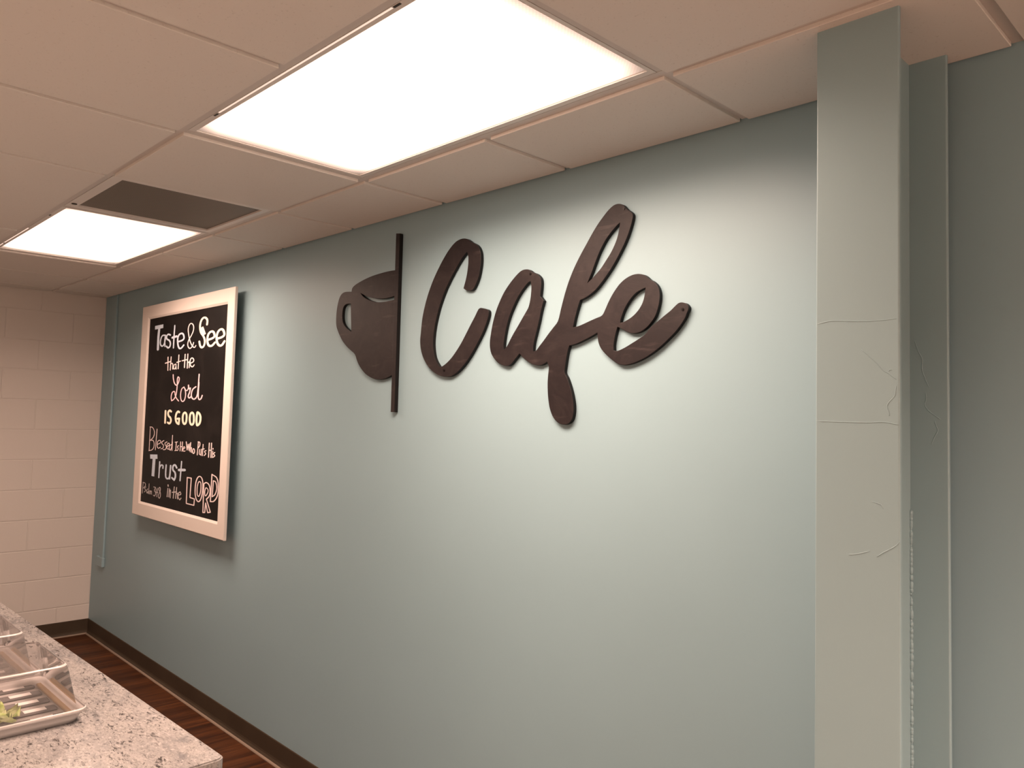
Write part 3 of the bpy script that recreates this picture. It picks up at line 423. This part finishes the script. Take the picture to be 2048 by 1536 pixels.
# ------------------------------------------------------------------ raceway in the far corner
rw = empty('wall_raceway', (.235, 0, .55), 'teal painted cable raceway running down the wall by the block corner', 'raceway')
bm = bmesh.new(); box(bm, -.030, .030, -.013, -.0003, .012, H-.5504); bevel(bm, .002, 2); obj('channel', bm, M_teal, rw)
bm = bmesh.new(); box(bm, -.075, .045, -.020, -.0003, -.052, .012); bevel(bm, .003, 2); obj('end_box', bm, M_teal, rw)

# ------------------------------------------------------------------ cafe sign
T = .0132; YS = -.014
mg = empty('mug_sign', (3.42, 0, 1.6), 'dark wooden half coffee mug cutout beside a tall vertical bar', 'sign')
def local(o, par):
    o.data.transform(Matrix.Translation(-par.location)); return o
local(cutout('mug_cutout', MUG, T, M_signface, mg, YS), mg)
local(cutout('divider_bar', [BAR], T+.004, M_signface, mg, YS-.004), mg)
def screw(par, x, z):
    bm = bmesh.new(); cyl(bm, (x, YS-.0006, z), (0,-1,0), .0042, .0022, 14); cyl(bm, (x, YS-.0020, z), (0,-1,0), .0022, .0010, 8)
    o = obj('screw', bm, M_screw, par); local(o, par)
ca = empty('capital_letter_sign', (3.95, 0, 1.6), 'dark wooden cutout capital letter C on the teal wall', 'sign letter')
local(cutout('letter', [LETTER_C], T, M_signface, ca, YS), ca)
for x, z in SCREWS['c']: screw(ca, x, z)
af = empty('joined_letters_sign', (4.5, 0, 1.6), 'dark wooden joined script letters a, f and e with a spoon-shaped tail', 'sign letters')
local(cutout('lettering', LETTERS_AFE, T, M_signface, af, YS), af)
for x, z in SCREWS['afe']: screw(af, x, z)

# ------------------------------------------------------------------ chalkboard
cb = empty('chalkboard', (1.579, -.04, .934), 'white framed chalkboard with hand lettered verse hanging by the corner', 'chalkboard')
fx0, fx1, fz0, fz1 = .925, 2.233, .934, 2.221
jx0, jx1, jz0, jz1 = 1.0365, 2.1435, 1.019, 2.1385
bm = bmesh.new()                                  # mitred frame with an inner bevel
def rect(x0, x1, z0, z1, y): return [bm.verts.new((x, y, z)) for x, z in ((x0,z0),(x1,z0),(x1,z1),(x0,z1))]
rings = [rect(fx0, fx1, fz0, fz1, -.045), rect(fx0, fx1, fz0, fz1, -.058), rect(fx0+.003, fx1-.003, fz0+.003, fz1-.003, -.0605),
         rect(jx0-.012, jx1+.012, jz0-.012, jz1+.012, -.0605), rect(jx0, jx1, jz0, jz1, -.0545), rect(jx0, jx1, jz0, jz1, -.045)]
for a, b in zip(rings, rings[1:]+rings[:1]):
    for k in range(4): bm.faces.new((a[k], a[(k+1) % 4], b[(k+1) % 4], b[k]))
local(obj('frame', bm, M_frame, cb), cb)
bm = bmesh.new(); box(bm, jx0-.01, jx1+.01, -.0515, -.043, jz0-.01, jz1+.01); bd = obj('board', bm, M_board, cb); local(bd, cb)
for za, zb in ((1.95, 2.02), (1.05, 1.10)):
    bm = bmesh.new(); box(bm, 1.25, 1.9, -.0435, -.0004, za, zb); local(obj('hanging_cleat', bm, M_frame, cb), cb)
def chalk(name, colr, strokes):
    bm = bmesh.new(); SX, SZ = .0070, .0031        # hand strokes: broad side of the chalk
    y = [-.0517]
    def quad(P):
        y[0] -= 1.2e-6                              # every pass of the chalk lies on the one before
        bm.faces.new([bm.verts.new((p[0]*SX, y[0], p[1]*SZ)) for p in P])
    for w, smooth, closed, pts in strokes:
        Q = [Vector((x/SX, z/SZ)) for x, z in pts]
        if closed: Q = Q+[Q[0]]
        if smooth and len(Q) > 2:
            if closed: Q = catmull(Q[:-1], True, 5, 9); Q.append(Q[0])
            else: Q = catmull(Q, False, 5, math.radians(100))
        r = w/2
        for a, b in zip(Q, Q[1:]):
            d = b-a
            if d.length < 1e-4: continue
            n = Vector((-d.y, d.x)).normalized()*r
            quad((a-n, b-n, b+n, a+n))
        for i, c in enumerate(Q):
            if w > 5 and len(Q) == 2: continue
            quad([(c.x+r*math.cos(t*math.pi/5), c.y+r*math.sin(t*math.pi/5)) for t in range(10)])
    o = obj(name, bm, CH[colr], bd); local(o, cb)
for nm, (c, s) in CHALK.items():
    chalk('chalk_lettering', c, s)

# ------------------------------------------------------------------ counter
CZ = .93
ang = math.atan2(.0358, 1.2238)
ct = empty('counter', (4.6095, -1.112, 0), 'service counter with speckled granite top along the cafe wall', 'counter', rz=ang)
bm = bmesh.new()
sl = [(-2.9, 0), (-.016, 0), (-.009, -.002), (-.003, -.0075), (0, -.016), (0, -.80), (-2.9, -.80)]
bot = [bm.verts.new((x, y, CZ-.032)) for x, y in sl]; top = [bm.verts.new((x, y, CZ)) for x, y in sl]
n = len(sl)
for i in range(n): bm.faces.new((bot[i], bot[(i+1) % n], top[(i+1) % n], top[i]))
bm.faces.new(top); bm.faces.new(bot[::-1])
bmesh.ops.bevel(bm, geom=[e for e in bm.edges if all(v_.co.z > CZ-.001 for v_ in e.verts)], offset=.003, segments=2, affect='EDGES')
obj('granite_top', bm, M_granite, ct)
boxo('cabinet', M_cab, (-2.86, -.04, -.76, -.035, .10, CZ-.0325), ct)
boxo('toe_kick', M_dark, (-2.84, -.07, -.70, -.09, .0005, .10), ct)
for k in range(4):
    x0 = -2.84+k*.70
    d = boxo('cabinet_door', M_cab, (x0, x0+.68, -.778, -.7605, .13, CZ-.06), ct, .003)
    bm = bmesh.new(); cyl(bm, (x0+.62, -.79, .72), (0,0,1), .006, .12, 12); obj('handle', bm, M_screw, d)

# ------------------------------------------------------------------ covered food trays (they stand square with the counter)
def tray(x1, y1, label_t, label_l):
    """near right corner of the tray foot at x1, y1"""
    D, Wd = .270, .46
    t = empty('serving_tray', (x1, y1, CZ), label_t, 'tray', 'trays on the granite counter', rz=ang*.6)
    def ringed(bm, specs, close_top=False, close_bot=True):
        rows = []
        for (e, z) in specs:
            x0_, x1_, y0_, y1_ = -D-e, e, -Wd-e, e; r = .022
            pts = []
            for cx_, cy_, a0 in ((x1_-r, y1_-r, 0), (x0_+r, y1_-r, 90), (x0_+r, y0_+r, 180), (x1_-r, y0_+r, 270)):
                for k in range(5):
                    a = math.radians(a0+k*22.5); pts.append(bm.verts.new((cx_+r*math.cos(a), cy_+r*math.sin(a), z)))
            rows.append(pts)
        for a, b in zip(rows, rows[1:]):
            m_ = len(a)
            for k in range(m_): bm.faces.new((a[k], a[(k+1) % m_], b[(k+1) % m_], b[k]))
        if close_bot: bm.faces.new(rows[0][::-1])
        if close_top: bm.faces.new(rows[-1])
    bm = bmesh.new(); ringed(bm, [(0, .0006), (.004, .010), (.007, .019), (.013, .022), (.013, .025), (.004, .025), (0, .018), (-.006, .007)], True)
    obj('tray_base', bm, M_trayrim, t, True)
    # ribbed grey insert
    for k in range(5):
        xa = -.016-k*.058
        bm = bmesh.new(); box(bm, xa-.030, xa, -Wd+.02, -.020, .0075, .0125); bevel(bm, .004, 3)
        rb = obj('rib', bm, M_tray, t, True)
        bm = bmesh.new(); box(bm, xa-.024, xa-.006, -.082, -.040, .0122, .0130); bevel(bm, .0003, 1); obj('painted_highlight', bm, M_highlight, rb)  # white pieces stand in for lamp highlights on the ribs
    bm = bmesh.new(); box(bm, -D+.012, -.010, -.0165, -.0065, .010, .0165); bevel(bm, .002, 2); obj('side_strip', bm, M_tan, t)
    # clear cover resting on the tray rim
    l = empty('clear_lid', (x1, y1, CZ+.0255), label_l, 'lid', 'clear lids over the trays', rz=ang*.6)
    bm = bmesh.new(); ringed(bm, [(.012, 0), (.012, .003), (-.001, .004), (-.016, .078), (-.019, .086), (-.025, .0905)], True, False)
    obj('cover', bm, M_lid, l)
    bm = bmesh.new(); ringed(bm, [(.0125, -.0002), (.0140, .0005), (.0140, .0030), (.0122, .0036)], False, False); obj('rim', bm, M_lidedge, l, True)
    bm = bmesh.new(); ringed(bm, [(-.0188, .0868), (-.0186, .0876), (-.0205, .0892), (-.0220, .0900)], False, False); obj('top_edge', bm, M_lidedge, l, True)
    return t
tray(4.2470, -1.2665, 'ribbed grey food tray nearest the counter end, holding lettuce', 'clear plastic lid covering the lettuce tray nearest the counter end')
tray(3.9250, -1.2775, 'grey food tray behind the nearer lettuce tray on counter', 'clear plastic lid on the farther tray at the photo edge')
# frilly lettuce leaves inside the near tray
le = empty('lettuce', (4.170, -1.404, CZ+.0135), 'pale green frilly lettuce inside the near covered tray', 'lettuce')
for q in range(18):
    bm = bmesh.new(); a0 = random.uniform(0, 6.28); L_ = random.uniform(.028, .042); rows = []
    cx_, cy_ = random.uniform(-.02, .02), random.uniform(-.04, .022); tilt = random.uniform(.15, .6)
    for i in range(7):
        u = i/6; row = []
        for j in range(9):
            w_ = (j/8-.5)*2; wd = L_*.75*math.sin(math.pi*(.15+.75*u))
            fr = .006*u*math.sin(j*2.4+q)*abs(w_)**.5 + .004*u*math.cos(j*3.1+i)
            p = Vector((u*L_*math.cos(tilt), w_*wd, u*L_*math.sin(tilt)+fr+.004*abs(w_)))
            p = Matrix.Rotation(a0, 3, 'Z') @ p
            row.append(bm.verts.new((p.x+cx_, p.y+cy_, max(0.0004, p.z))))
        rows.append(row)
    for a, b in zip(rows, rows[1:]):
        for j in range(8): bm.faces.new((a[j], a[j+1], b[j+1], b[j]))
    bmesh.ops.solidify(bm, geom=list(bm.faces), thickness=.0006)
    obj('leaf', bm, M_leaf, le, True)
